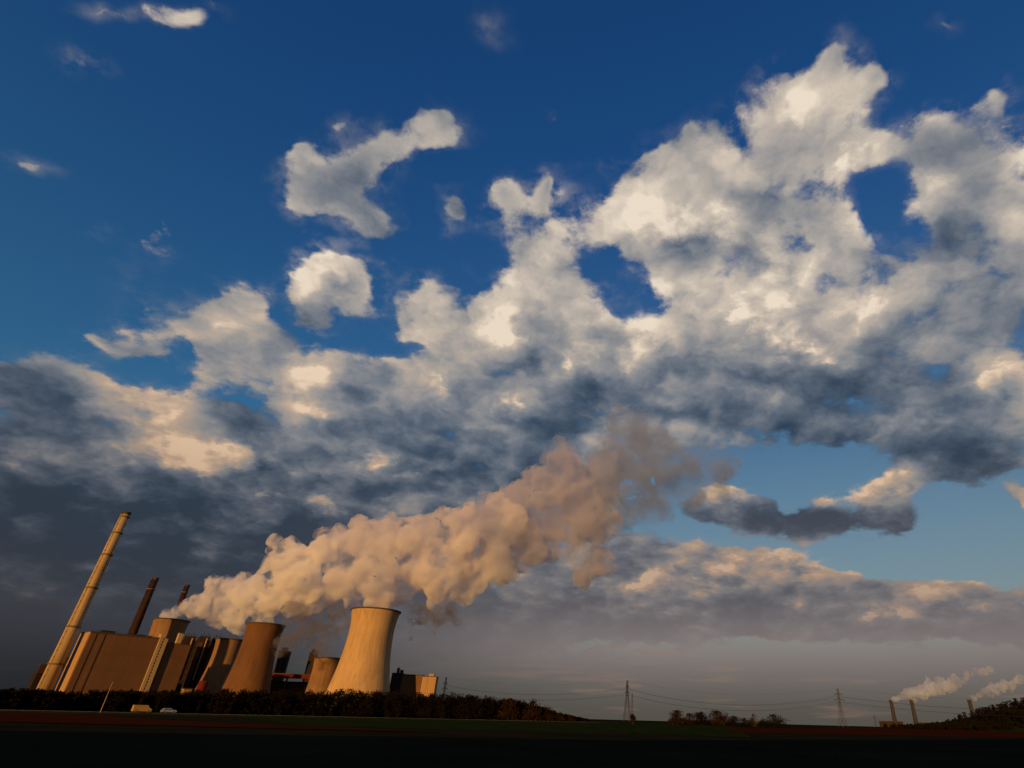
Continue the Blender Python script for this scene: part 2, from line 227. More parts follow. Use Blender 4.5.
# ------------------------------------------------------------------ helpers
PI = math.pi
rnd = random.Random(5)
def put_obj(name, bm_or_me, m, parent=None, loc=None, rz=None, shade=False):
    if isinstance(bm_or_me, bmesh.types.BMesh):
        me = bpy.data.meshes.new(name); bm_or_me.to_mesh(me); bm_or_me.free()
    else: me = bm_or_me
    if m: me.materials.append(m)
    if shade: me.shade_smooth()
    o = bpy.data.objects.new(name, me); scene.collection.objects.link(o)
    if parent: o.parent = parent
    if loc is not None: o.location = loc
    if rz is not None: o.rotation_euler.z = rz
    return o
def tag(o, label=None, cat=None, group=None, kind=None):
    for k, v in (('label', label), ('category', cat), ('group', group), ('kind', kind)):
        if v: o[k] = v
    return o
def thing(name, label, cat, loc=(0, 0, 0), rz=0, group=None):
    o = bpy.data.objects.new(name, None); scene.collection.objects.link(o)
    o.location = loc; o.rotation_euler.z = rz
    return tag(o, label, cat, group)
def copy_tree(o, parent=None):
    c = o.copy(); scene.collection.objects.link(c); c.parent = parent
    for ch in list(o.children): copy_tree(ch, c)
    return c
def box(bm, x0, x1, y0, y1, z0, z1, bevel=0):
    vs = [bm.verts.new(p) for p in ((x0,y0,z0),(x1,y0,z0),(x1,y1,z0),(x0,y1,z0),(x0,y0,z1),(x1,y0,z1),(x1,y1,z1),(x0,y1,z1))]
    fs = [bm.faces.new([vs[i] for i in q]) for q in ((0,3,2,1),(4,5,6,7),(0,1,5,4),(1,2,6,5),(2,3,7,6),(3,0,4,7))]
    if bevel: bmesh.ops.bevel(bm, geom=list({e for f in fs for e in f.edges}), offset=bevel, segments=2, affect='EDGES')
def strut(bm, a, b, r, n=4):
    a, b = Vector(a), Vector(b); d = (b-a).normalized()
    u = d.orthogonal().normalized(); v = d.cross(u)
    ring = [[bm.verts.new(p + (u*math.cos(2*PI*(k+.5)/n) + v*math.sin(2*PI*(k+.5)/n))*r) for k in range(n)] for p in (a, b)]
    for k in range(n): bm.faces.new((ring[0][k], ring[0][(k+1) % n], ring[1][(k+1) % n], ring[1][k]))
    bm.faces.new(ring[0][::-1]); bm.faces.new(ring[1])
def lathe(bm, prof, n=64, closed=False):
    rings = [[bm.verts.new((r*math.cos(2*PI*k/n), r*math.sin(2*PI*k/n), z)) for k in range(n)] for r, z in prof]
    m = len(rings)
    for i in range(m if closed else m-1):
        a, b = rings[i], rings[(i+1) % m]
        for k in range(n): bm.faces.new((a[k], a[(k+1) % n], b[(k+1) % n], b[k]))
    if not closed:
        if prof[0][0] > .01: bm.faces.new(rings[0][::-1])
        if prof[-1][0] > .01: bm.faces.new(rings[-1])
# ------------------------------------------------------------------ materials
def mat(name, col, rough=.85, spec=.25, var=.25, scale=.12, stretch=(1, 1, 1), col2=None, bump=0., bscale=1., metal=0., panel=None, streak=0.):
    m = bpy.data.materials.new(name); m.use_nodes = True; t = m.node_tree; n = t.nodes; l = t.links
    b = n['Principled BSDF']; b.inputs['Roughness'].default_value = rough; b.inputs['Metallic'].default_value = metal
    b.inputs['Specular IOR Level'].default_value = spec
    tc = n.new('ShaderNodeTexCoord'); mp = n.new('ShaderNodeMapping'); mp.inputs['Scale'].default_value = stretch
    l.new(tc.outputs['Object'], mp.inputs[0])
    no = n.new('ShaderNodeTexNoise'); no.inputs['Scale'].default_value = scale; no.inputs['Detail'].default_value = 7; no.inputs['Roughness'].default_value = .6
    l.new(mp.outputs[0], no.inputs['Vector'])
    r = n.new('ShaderNodeMapRange'); r.inputs['From Min'].default_value = .32; r.inputs['From Max'].default_value = .68; l.new(no.outputs[0], r.inputs[0])
    mx = n.new('ShaderNodeMix'); mx.data_type = 'RGBA'; l.new(r.outputs[0], mx.inputs[0])
    c2 = col2 or tuple(c*(1-var) for c in col)
    mx.inputs[6].default_value = (*c2, 1); mx.inputs[7].default_value = (*[c*(1+var*.4) for c in col], 1)
    out = mx.outputs[2]
    if streak:
        mp2 = n.new('ShaderNodeMapping'); mp2.inputs['Scale'].default_value = (1, 1, .03); l.new(tc.outputs['Object'], mp2.inputs[0])
        ns = n.new('ShaderNodeTexNoise'); ns.inputs['Scale'].default_value = .45; ns.inputs['Detail'].default_value = 5; l.new(mp2.outputs[0], ns.inputs['Vector'])
        r2 = n.new('ShaderNodeMapRange'); r2.inputs['From Min'].default_value = .42; r2.inputs['From Max'].default_value = .66; l.new(ns.outputs[0], r2.inputs[0])
        f = n.new('ShaderNodeMath'); f.operation = 'MULTIPLY'; f.inputs[1].default_value = streak; l.new(r2.outputs[0], f.inputs[0])
        m2 = n.new('ShaderNodeMix'); m2.data_type = 'RGBA'; m2.blend_type = 'MULTIPLY'; l.new(f.outputs[0], m2.inputs[0]); l.new(out, m2.inputs[6]); m2.inputs[7].default_value = (.35, .28, .22, 1); out = m2.outputs[2]
    if panel:
        bk = n.new('ShaderNodeTexBrick'); bk.offset = 0; bk.inputs['Scale'].default_value = 1; bk.inputs['Brick Width'].default_value = panel[0]; bk.inputs['Row Height'].default_value = panel[1]
        bk.inputs['Mortar Size'].default_value = .12; bk.inputs['Color1'].default_value = (1, 1, 1, 1); bk.inputs['Color2'].default_value = (.86, .86, .86, 1); bk.inputs['Mortar'].default_value = (.5, .5, .5, 1)
        sx = n.new('ShaderNodeSeparateXYZ'); l.new(tc.outputs['Object'], sx.inputs[0]); ad = n.new('ShaderNodeMath'); l.new(sx.outputs[0], ad.inputs[0]); l.new(sx.outputs[1], ad.inputs[1])
        cx = n.new('ShaderNodeCombineXYZ'); l.new(ad.outputs[0], cx.inputs[0]); l.new(sx.outputs[2], cx.inputs[1]); l.new(cx.outputs[0], bk.inputs['Vector'])
        m3 = n.new('ShaderNodeMix'); m3.data_type = 'RGBA'; m3.blend_type = 'MULTIPLY'; m3.inputs[0].default_value = .8; l.new(out, m3.inputs[6]); l.new(bk.outputs[0], m3.inputs[7]); out = m3.outputs[2]
    l.new(out, b.inputs['Base Color'])
    if bump:
        nb = n.new('ShaderNodeTexNoise'); nb.inputs['Scale'].default_value = bscale; nb.inputs['Detail'].default_value = 5; l.new(tc.outputs['Object'], nb.inputs['Vector'])
        bp = n.new('ShaderNodeBump'); bp.inputs['Strength'].default_value = 1; bp.inputs['Distance'].default_value = bump; l.new(nb.outputs[0], bp.inputs['Height']); l.new(bp.outputs[0], b.inputs['Normal'])
    return m
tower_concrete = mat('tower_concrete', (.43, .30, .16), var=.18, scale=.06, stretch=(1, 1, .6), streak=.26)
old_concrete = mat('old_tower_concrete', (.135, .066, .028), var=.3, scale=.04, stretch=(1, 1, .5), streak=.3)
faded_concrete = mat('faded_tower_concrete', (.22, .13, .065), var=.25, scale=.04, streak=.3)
rim_dark = mat('sooty_concrete', (.07, .05, .035), var=.4, scale=.3)
stack_concrete = mat('stack_concrete', (.40, .30, .17), var=.15, scale=.1, streak=.35)
steel_dark = mat('dark_steel', (.022, .018, .016), rough=.6, var=.3, scale=.8)
ring_steel = mat('weathered_steel', (.13, .09, .06), rough=.8, var=.3)
steel_grey = mat('galvanised_steel', (.05, .05, .05), rough=.7, spec=.1, var=.2, scale=2)
red_brick = mat('sooty_red_brick', (.032, .013, .010), var=.4, scale=.2, streak=.4)
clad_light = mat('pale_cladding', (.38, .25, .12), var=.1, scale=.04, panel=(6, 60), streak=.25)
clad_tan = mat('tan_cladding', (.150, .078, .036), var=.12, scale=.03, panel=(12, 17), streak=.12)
clad_brown = mat('brown_cladding', (.075, .038, .02), var=.2, scale=.05, panel=(5, 12), streak=.4)
clad_dark = mat('dark_cladding', (.028, .016, .011), var=.3, scale=.06, panel=(4, 10), streak=.4)
clad_red = mat('red_cladding', (.11, .008, .006), var=.3, scale=.1, streak=.3)
white_trim = mat('pale_trim', (.36, .27, .15), var=.1, scale=.3)
roof_felt = mat('roof_felt', (.06, .05, .045), var=.3, scale=.2)
glass_dark = mat('dark_glass', (.02, .022, .025), rough=.15, var=.1)
ochre = mat('ochre_render', (.34, .20, .06), var=.15, scale=.3)
bark = mat('bark', (.045, .032, .022), var=.35, scale=2)
def leafmat(name, a, b):
    m = mat(name, a, rough=.9, spec=.02, scale=.35, col2=b)
    return m
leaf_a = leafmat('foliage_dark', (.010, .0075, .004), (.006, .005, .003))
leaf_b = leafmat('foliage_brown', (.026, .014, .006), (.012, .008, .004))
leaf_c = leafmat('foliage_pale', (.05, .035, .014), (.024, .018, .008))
# ------------------------------------------------------------------ ground, fields, road, added shade ridge behind the viewer
earth = mat('field_earth', (.022, .019, .011), spec=0, var=.5, scale=.06, col2=(.012, .012, .007), bump=.05, bscale=1.5)
bm = bmesh.new()
S = 30000
for x0, x1 in ((-S, S),):
    vs = [bm.verts.new(p) for p in ((-S, -S, 0), (S, -S, 0), (S, S, 0), (-S, S, 0))]; bm.faces.new(vs)
tag(put_obj('ground', bm, earth), kind='structure')
def strip(name, pts, z, m):
    bm = bmesh.new(); bm.faces.new([bm.verts.new((x, y, z)) for x, y in pts]); bmesh.ops.triangulate(bm, faces=bm.faces[:])
    return tag(put_obj(name, bm, m), kind='structure')
plough = mat('ploughed_soil', spec=0, col=(.055, .015, .006), var=.35, scale=.25, stretch=(.15, 2.2, 1), bump=.12, bscale=3)
crop = mat('young_crop', spec=0, col=(.02, .032, .008), var=.35, scale=.3, stretch=(1.5, .1, 1), bump=.08, bscale=3)
strip('ploughed_field', [(47.7, 260.3), (28.8, 157.6), (153.5, 211.0), (1500, 1100), (1500, 1800), (560, 1350)], .05, plough)
strip('ploughed_field', [(-330, 60), (-20, 88), (-75, 120), (-205, 238), (-420, 420)], .08, plough)
strip('crop_field', [(-190, 330), (-50, 110), (24, 110), (60, 300), (150, 900), (20, 900)], .02, crop)
# country road with verge, kerb edge and a white line, in front of the wood
asphalt = mat('asphalt', (.045, .042, .04), var=.2, scale=.8)
paint = mat('road_paint', (.6, .58, .5), var=.2, scale=2)
RC = Vector(((-147.8, 216.3)[0], (-147.8, 216.3)[1], 0)); RA = R(52)
def road_part(name, m, y0, y1, z, x0=-260, x1=230, z0=-.2):
    bm = bmesh.new(); box(bm, x0, x1, y0, y1, z0, z)
    return tag(put_obj(name, bm, m, None, RC, RA), kind='structure')
road_part('verge', crop, -9, 9, .42); road_part('road', asphalt, -3.4, 3.4, .52)
road_part('road_marking', paint, -3.2, -3.05, .525, z0=.5); road_part('road_marking', paint, 3.05, 3.2, .525, z0=.5)
# unseen ridge added behind the viewer to keep the near field in shade
def shade_ridge_h(x): return 22 + 9*math.sin(x*.006+.6) + 5*math.sin(x*.021) + (9 if x > -20 else 0)*min(1, (x+20)/90)
bm = bmesh.new(); rows = []
for i in range(61):
    x = -1500 + 50*i; h = shade_ridge_h(x)
    rows.append([bm.verts.new((x, -22 - s*95 + 6*math.sin(x*.01), h*math.sin(PI*s)**.8 if 0 < s < 1 else -.5)) for s in (0, .12, .25, .4, .5, .6, .75, .9, 1)])
for a, b in zip(rows, rows[1:]):
    for k in range(8): bm.faces.new((a[k], b[k], b[k+1], a[k+1]))
tag(put_obj('hill', bm, crop, shade=True), kind='structure')  # added out of view only to cast shade over the foreground
# low wooded hill on the right
bm = bmesh.new(); rows = []
HX0, HY0 = (807.3, 1264.2)
def hill_h(u):
    s = min(1, max(0, (u+160)/310)); return 58*s*s*(3-2*s)*(1 if u < 300 else max(0, 1-((u-300)/760)**2))
for i in range(33):
    u = -220 + 40*i
    rows.append([bm.verts.new((HX0+u-40, HY0+v-u*.35, hill_h(u)*max(0, math.cos(v/300*PI/2)) - (1 if abs(v) > 299 or i in (0, 32) else 0))) for v in (-300, -220, -150, -80, 0, 80, 150, 220, 300)])
for a, b in zip(rows, rows[1:]):
    for k in range(8): bm.faces.new((a[k], b[k], b[k+1], a[k+1]))
tag(put_obj('hill', bm, crop, shade=True), kind='structure')
# ------------------------------------------------------------------ trees and woods: leaf clumps spread through volumes
rng = np.random.default_rng(11)
def leaf_mesh(name, centres, radii, per, size, m):
    """one mesh of many small leaf clusters spread through the given ellipsoids"""
    pts = []
    for c, r in zip(centres, radii):
        v = rng.normal(size=(per, 3)); v /= np.linalg.norm(v, axis=1)[:, None]
        pts.append(np.array(c) + v*(rng.random((per, 1))**.45)*np.array(r))
    p = np.concatenate(pts); p = p[p[:, 2] > .1]; n = len(p)
    a = rng.normal(size=(n, 3)); a /= np.linalg.norm(a, axis=1)[:, None]
    b = np.cross(a, rng.normal(size=(n, 3))); b /= np.linalg.norm(b, axis=1)[:, None]
    s = size*(.5+rng.random((n, 1)))
    v = np.stack([p-a*s, p+b*s*.7, p+a*s, p-b*s*.7], 1).reshape(-1, 3)
    me = bpy.data.meshes.new(name); me.vertices.add(len(v)); me.vertices.foreach_set('co', v.ravel())
    me.loops.add(n*4); me.loops.foreach_set('vertex_index', np.arange(n*4)); me.polygons.add(n)
    me.polygons.foreach_set('loop_start', np.arange(n)*4); me.update(calc_edges=True); me.materials.append(m)
    return me
def tree(label, x, y, h, w, m, cat='tree', group=None, bare=.25, per=150, name='tree'):
    t = thing(name, label, cat, (x, y, 0), 0, group)
    bm = bmesh.new(); strut(bm, (0, 0, 0), (0, 0, h*.35), w*.035, 7); strut(bm, (0, 0, h*.33), (w*.03, 0, h*.8), w*.02, 6)
    C_, R_ = [], []
    for k in range(13):
        a = rnd.uniform(0, 2*PI); z = rnd.uniform(bare+.08, .86); rr = w*.55*(1-abs(z-.5)*.9)*rnd.uniform(.25, .75)
        c = (math.cos(a)*rr, math.sin(a)*rr, z*h); C_.append(c); s = w*rnd.uniform(.22, .36); R_.append((s, s, s*rnd.uniform(.7, 1.1)*min(1.3, h/w)))
        strut(bm, (0, 0, h*max(.2, z-.3)), c, w*.012, 4)
    if bare < .1:
        for k in range(7): C_.append((math.cos(k*.9)*w*.42, math.sin(k*.9)*w*.42, h*rnd.uniform(.12, .3))); R_.append((w*.26, w*.26, h*.2))
    C_.append((0, 0, h*.55)); R_.append((w*.33, w*.33, h*.3)); C_.append((0, 0, h*.9)); R_.append((w*.14, w*.14, h*.11))
    put_obj('trunk', bm, bark, t)
    put_obj('crown', leaf_mesh('crown', C_, R_, per, h*.035, m), None, t)
    return t
def wood(label, line, hs, depth, n, m, seed):
    r = random.Random(seed); C_, R_ = [], []
    for i in range(n):
        u = (i+r.random())/n*(len(line)-1); k = min(int(u), len(line)-2); f = u-k
        x = line[k][0]*(1-f)+line[k+1][0]*f; y = line[k][1]*(1-f)+line[k+1][1]*f; h = hs[k]*(1-f)+hs[k+1]*f
        L_ = math.hypot(x, y); dd = r.uniform(0, depth); x += x/L_*dd; y += y/L_*dd; h *= r.choice((r.uniform(.62, .9), r.uniform(.85, 1.08)))
        for j in range(4):
            z = h*(.16+.24*j); s = h*r.uniform(.13, .24)
            C_.append((x+r.uniform(-.18, .18)*h, y+r.uniform(-.18, .18)*h, z)); R_.append((s, s, h*.18 if j < 3 else h*.14))
    o = put_obj('woodland', leaf_mesh('woodland', C_, R_, 52, .40, m), None)
    return tag(o, label, 'wood', kind='stuff')
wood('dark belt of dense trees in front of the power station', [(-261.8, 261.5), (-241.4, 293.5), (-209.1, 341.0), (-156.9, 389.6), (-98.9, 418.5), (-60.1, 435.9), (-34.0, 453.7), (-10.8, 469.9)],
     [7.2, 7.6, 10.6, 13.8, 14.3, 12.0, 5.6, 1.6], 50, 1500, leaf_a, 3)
HW = [(HX0+u-40, HY0-u*.35-90) for u in range(-200, 900, 60)]
for i in range(len(HW)): pass
def hillwood():
    r = random.Random(9); C_, R_ = [], []
    for i in range(2000):
        u = r.uniform(-190, 560); v = r.uniform(-220, 60); z = hill_h(u)*max(0, math.cos(v/300*PI/2)); h = r.uniform(9, 15)*(1 if u > -60 else .55)
        for j in range(3):
            C_.append((HX0+u-40, HY0+v-u*.35, z+h*(.25+.28*j))); s = h*r.uniform(.2, .34); R_.append((s, s, h*.2))
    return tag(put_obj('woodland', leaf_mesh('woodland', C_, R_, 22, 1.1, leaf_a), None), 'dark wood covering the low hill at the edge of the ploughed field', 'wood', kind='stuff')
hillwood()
clump = [(677, 450, 8.6, 8.5, leaf_b, 'pointed dark tree at the outer end of the copse, beside the bare field edge'),
         (689, 455, 7.0, 9.5, leaf_b, 'low round tree second from the outer end of the copse'),
         (702, 450, 8.0, 9.5, leaf_a, 'dark tree beside the broadest crown of the copse'),
         (717, 455, 8.9, 14, leaf_b, 'broadest round crowned tree in the middle of the copse'),
         (734, 450, 5.9, 9.5, leaf_a, 'flat topped low tree just past the broadest crown'),
         (745, 452, 5.0, 7, leaf_a, 'small dark bush between the flat topped tree and the pale one'),
         (754, 460, 7.7, 6, leaf_c, 'thin pale see-through tree rising between dark bushes of the copse'),
         (763, 450, 4.4, 6, leaf_a, 'lowest bush of the copse, beside the pale thin tree'),
         (774, 448, 7.4, 14, leaf_a, 'wide dark rounded tree ending the copse by the ploughed field')]
for px, D, h, w, m, lab in clump:
    x, y = CL[px]
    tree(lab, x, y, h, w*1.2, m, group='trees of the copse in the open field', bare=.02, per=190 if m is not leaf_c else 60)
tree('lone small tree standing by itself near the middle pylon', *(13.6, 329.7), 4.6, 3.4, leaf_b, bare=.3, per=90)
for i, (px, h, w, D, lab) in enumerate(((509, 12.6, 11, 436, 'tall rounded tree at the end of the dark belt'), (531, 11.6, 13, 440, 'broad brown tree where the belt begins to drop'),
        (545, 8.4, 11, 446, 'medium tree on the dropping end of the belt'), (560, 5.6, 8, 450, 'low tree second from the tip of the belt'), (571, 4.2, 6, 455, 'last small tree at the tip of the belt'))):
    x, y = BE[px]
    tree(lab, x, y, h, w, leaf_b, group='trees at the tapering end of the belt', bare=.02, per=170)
# ------------------------------------------------------------------ cooling towers
def cooling_tower(label, xy, H, rb, rt, rtop, m, zt=.78):
    t = thing('cooling_tower', label, 'cooling tower', (*xy, 0), 0, 'cooling towers of the power station')
    def rad(z):
        s = z/H
        if s < zt: k = (zt-s)/zt; return math.sqrt(rt**2 + (rb**2-rt**2)*k**2)
        k = (s-zt)/(1-zt); return math.sqrt(rt**2 + (rtop**2-rt**2)*k**2)
    bm = bmesh.new(); zs = [7+(H-7)*i/40 for i in range(41)]
    lathe(bm, [(rad(z), z) for z in zs] + [(rad(z)-.9, z) for z in zs[::-1]], 96, True)
    put_obj('shell', bm, m, t, shade=True)
    bm = bmesh.new(); lathe(bm, [(rtop+.9, H-.9), (rtop+.9, H+.5), (rtop-1.2, H+.5), (rtop-1.2, H-.9)], 96, True)
    put_obj('rim', bm, rim_dark, t)
    bm = bmesh.new()
    for k in range(36):
        a = 2*PI*k/36; b = 2*PI*(k+.5)/36; c = 2*PI*(k-.5)/36; r0 = rb+1.2; r1 = rad(7)-.4
        for e in (b, c): strut(bm, (r0*math.cos(a), r0*math.sin(a), 0), (r1*math.cos(e), r1*math.sin(e), 7.3), .5)
    put_obj('leg_ring', bm, m, t)
    bm = bmesh.new(); lathe(bm, [(rb+3, 0), (rb+3, 1.6), (rb+2.4, 1.6), (rb+2.4, .2), (rb-8, .2), (rb-8, 6), (rb-9, 6), (rb-9, 0)], 64, True)
    put_obj('basin', bm, rim_dark, t)
    return t
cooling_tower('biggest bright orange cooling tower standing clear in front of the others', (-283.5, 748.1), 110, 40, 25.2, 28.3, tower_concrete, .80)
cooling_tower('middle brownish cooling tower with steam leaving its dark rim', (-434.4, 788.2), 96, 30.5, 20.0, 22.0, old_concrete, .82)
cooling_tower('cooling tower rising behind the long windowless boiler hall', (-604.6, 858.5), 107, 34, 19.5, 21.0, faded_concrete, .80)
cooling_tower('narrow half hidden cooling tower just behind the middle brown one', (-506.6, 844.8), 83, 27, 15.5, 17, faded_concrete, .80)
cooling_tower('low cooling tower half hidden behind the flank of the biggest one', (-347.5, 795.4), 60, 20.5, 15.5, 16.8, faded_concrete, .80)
# ------------------------------------------------------------------ chimneys
def chimney(label, xy, H, r0, r1, m, rings, group=None, flue=False):
    t = thing('chimney', label, 'chimney', (*xy, 0), 0, group)
    bm = bmesh.new(); lathe(bm, [(r0, 0), (r0*.62+r1*.38, H*.35), (r0*.28+r1*.72, H*.7), (r1, H), (r1-.5, H), (r1-.5, H-6), (.02, H-6)], 40); put_obj('shaft', bm, m, t, shade=True)
    t_ = t.children[0].data
    for p in t_.polygons: p.use_smooth = abs(p.normal.z) < .5
    bm = bmesh.new(); lathe(bm, [(r1+.35, H-2.5), (r1+.35, H+.4), (r1-.7, H+.4), (r1-.7, H-2.5)], 40, True); put_obj('crown_ring', bm, rim_dark, t)
    def rr(s): return r0+(r1-r0)*s
    for s in rings:
        bm = bmesh.new(); z = H*s; q = rr(s)
        lathe(bm, [(q, z), (q+.8, z+.1), (q+.8, z+.35), (q+.7, z+.35), (q+.7, z+1.2), (q+.76, z+1.2), (q+.76, z+1.3), (q+.62, z+1.3), (q+.62, z+.4), (q, z+.4)], 32, True)
        put_obj('platform', bm, ring_steel, t)
    bm = bmesh.new(); a = R(-92)
    for e in (-.35, .35):
        strut(bm, ((r0+.5)*math.cos(a)+e, (r0+.5)*math.sin(a), 1), ((r1+.5)*math.cos(a)+e, (r1+.5)*math.sin(a), H), .14)
    for k in range(int(H/6)):
        z = 3+6*k; q = rr(z/H)+.5; strut(bm, (q*math.cos(a)-.4, q*math.sin(a), z), (q*math.cos(a)+.4, q*math.sin(a), z), .3)
    put_obj('ladder', bm, steel_dark, t)
    return t
chimney('tall pale concrete chimney with platform rings, highest thing of the power station', (-566.1, 660.7), 198, 6.6, 4.4, stack_concrete, (.06, .19, .37, .57, .75, .875, .97))
chimney('slim dark red chimney rising behind the roof of the boiler hall', (-604.4, 796.7), 151, 6.6, 4.0, red_brick, (.5, .9))
chimney('shortest dark chimney with its top just above the steam beside the hall', (-660.2, 941.6), 169, 6, 3.6, red_brick, (.8, .93))
# ------------------------------------------------------------------ boiler hall: local x along the long face, y into the building
BH = thing('boiler_hall', 'long windowless tan boiler hall beside the tall pale chimney', 'industrial hall', (-540.6, 655.9, 0), R(52))
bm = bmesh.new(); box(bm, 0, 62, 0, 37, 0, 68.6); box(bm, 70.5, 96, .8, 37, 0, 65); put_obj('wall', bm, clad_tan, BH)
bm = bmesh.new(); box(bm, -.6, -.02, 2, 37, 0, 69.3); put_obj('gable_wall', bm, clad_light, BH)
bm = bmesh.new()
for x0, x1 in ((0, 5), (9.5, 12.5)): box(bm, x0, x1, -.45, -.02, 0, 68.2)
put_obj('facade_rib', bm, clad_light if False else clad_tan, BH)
bm = bmesh.new(); box(bm, -.9, 62.2, -.5, .4, 68.7, 69.9); box(bm, -.9, .4, .4, 37.4, 69.4, 70.2); box(bm, 71, 96.3, .4, 1.2, 65.1, 66); put_obj('parapet', bm, roof_felt, BH)
st = bm = bmesh.new(); box(bm, 62.2, 65.2, -2.2, 6, 0, 70.5); box(bm, 66.6, 70.2, -2.2, 6, 0, 69.5); box(bm, 62, 67, -2.4, 6, 70.6, 73.5); stt = put_obj('stair_tower', bm, white_trim, BH)
bm = bmesh.new(); box(bm, 65.21, 66.59, -1.7, 5, 0, 69.5); put_obj('window_strip', bm, glass_dark, stt)
for k in range(22):
    bm = bmesh.new(); box(bm, 65.22, 66.58, -2.1, -1.72, 2+3.1*k, 2.9+3.1*k); put_obj('landing', bm, white_trim, stt)
bm = bmesh.new(); box(bm, 70.25, 72.4, .2, 5, 0, 66); put_obj('dark_gap_fill', bm, steel_dark, BH)  # solid dark box filling the gap beside the stair tower
for (a, b, c, d_, e, m) in ((10, 22, 8, 20, 72.5, clad_dark), (22.5, 31, 10, 22, 70.8, clad_red), (44, 52, 12, 22, 72.2, clad_dark), (33, 37, 6, 10, 71.5, clad_brown), (53, 57, 8, 14, 71.4, clad_brown)):
    bm = bmesh.new(); box(bm, a, b, c, d_, 68.61, e); put_obj('roof_plant', bm, m, BH)
bm = bmesh.new()
for k in range(22): strut(bm, (1+2.8*k, .6, 69.9), (1+2.8*k, .6, 71.1), .08)
strut(bm, (1, .6, 71.1), (60, .6, 71.1), .1); put_obj('railing', bm, steel_dark, BH)
# annex hall left of the tall chimney
def block(name, label, cat, xy, ang, spec, group=None):
    t = thing(name, label, cat, (*xy, 0), R(ang), group)
    for nm, dims, m in spec:
        bxs = dims if isinstance(dims[0], tuple) else (dims,)
        for q in bxs:
            bm = bmesh.new(); box(bm, *q); put_obj(nm, bm, m, t)
    return t
block('filter_building', 'small stepped brown building beside the foot of the tall pale chimney', 'industrial building', (-594.3, 675.8), 52,
      (('wall', ((0, 16, 0, 14, 0, 34), (6, 19, 1, 13, 34, 36)), clad_dark), ('hopper', (-.8, 14, -1.2, -.02, 30, 38), clad_brown), ('upper_house', (7, 20, 0, 12, 36.1, 46), clad_brown), ('roof', ((6.5, 20.5, -.5, 12.5, 46.1, 47), (-.5, 15, -1.4, 5, 38.1, 39)), roof_felt)))
# boiler units between the hall and the middle tower: dark tall blocks with ducts and pipes
def boiler_unit(label, xl, D, w, H, duct, pipe):
    t = thing('boiler_unit', label, 'boiler house', (*xl, 0), R(38), 'dark boiler houses between hall and cooling tower')
    bm = bmesh.new(); box(bm, 0, w, 0, 26, 0, H); box(bm, w*.15, w*.85, 3, 22, H, H+5); put_obj('wall', bm, clad_dark, t)
    bm = bmesh.new(); box(bm, w*.12, w*.45, -3.2, -.03, H*.30, H-3); put_obj('facade_panel', bm, duct, t)
    bm = bmesh.new(); strut(bm, (w*.62, -1.6, H*.42), (w*.62, -1.6, H+2.5), .7, 12); put_obj('pipe', bm, pipe, t, shade=False)
    for k in range(7):
        bm = bmesh.new(); box(bm, w*.66, w+1.0, -2.0, -.03, H*(.30+.1*k), H*(.30+.1*k)+.5); put_obj('gallery', bm, steel_dark, t)
    for k in range(5):
        bm = bmesh.new(); strut(bm, (w*(.2+.15*k), 8, H+5.01), (w*(.2+.15*k), 8, H+8+2*(k % 2)), .45, 8); put_obj('vent_pipe', bm, steel_dark, t)
    return t
boiler_unit('nearest dark boiler house with a dull red panel, beside the boiler hall', (-552.2, 815.7), 905, 18, 79, red_brick, white_trim)
boiler_unit('middle dark boiler house with a thin bright pipe down its face', (-563.0, 862.5), 960, 18, 84, clad_brown, white_trim)
boiler_unit('farthest dark boiler house with a brown panel, next to the half hidden tower', (-570.4, 905.3), 1010, 16, 86, clad_brown, steel_dark)
block('pipe_tower', 'pale lit shaft rising over the low end of the boiler hall', 'shaft', (-541.9, 792.4), 52, (('casing', (0, 5, 0, 5, 0, 84), white_trim), ('cap', (-.4, 5.4, -.4, 5.4, 84.1, 85.2), roof_felt)))
t = thing('storage_tank', 'round red tank at the foot of the dark boiler houses', 'tank', (*(-421.3, 680.1), 0))
bm = bmesh.new(); lathe(bm, [(4.6, 0), (4.6, 25), (3.6, 27), (.02, 28)], 32); put_obj('shell', bm, clad_red, t, shade=True)
bm = bmesh.new(); lathe(bm, [(4.9, 24.6), (4.9, 25.2), (4.5, 25.2), (4.5, 24.6)], 32, True); put_obj('rim', bm, steel_dark, t)
block('gatehouse', 'small bright ochre building at the end of the boiler hall', 'building', (-412.2, 638.5), 52, (('wall', (0, 7, 0, 6, 0, 18.4), ochre), ('roof', (-.5, 7.5, -.5, 6.5, 18.5, 19.3), roof_felt)))
# conveyor gallery and shafts between the two big towers
block('conveyor_gallery', 'long red conveyor gallery between the two large cooling towers', 'conveyor', (-470.7, 893.6), 12, (('gallery', (-8, 62, 0, 6, 41.5, 46.5), clad_red), ('roof', (-8.4, 62.4, -.4, 6.4, 46.6, 47.4), roof_felt),
      ('support', ((0, 2, 2, 4, 0, 41.4), (26, 28, 2, 4, 0, 41.4), (56, 58, 2, 4, 0, 41.4)), steel_dark), ('lower_hall', (-4, 60, 8, 30, 0, 38), clad_dark)))
block('transfer_tower', 'small dark transfer house with a red panel under the conveyor', 'industrial building', (-414.1, 866.1), 14, (('wall', (0, 12, 0, 10, 0, 32), clad_dark), ('facade_panel', (1, 6, -.6, -.02, 25, 31), clad_red), ('roof', (-.4, 12.4, -.4, 10.4, 32.1, 33), roof_felt)))
block('coal_bunker', 'tall dark slab tower between the two large cooling towers', 'industrial building', (-551.6, 1065.7), 14, (('wall', (0, 16, 0, 14, 0, 90), clad_dark), ('roof_house', (2, 11, 2, 10, 90.1, 95), clad_dark), ('facade_panel', (6, 10, -.6, -.02, 20, 86), steel_dark)))
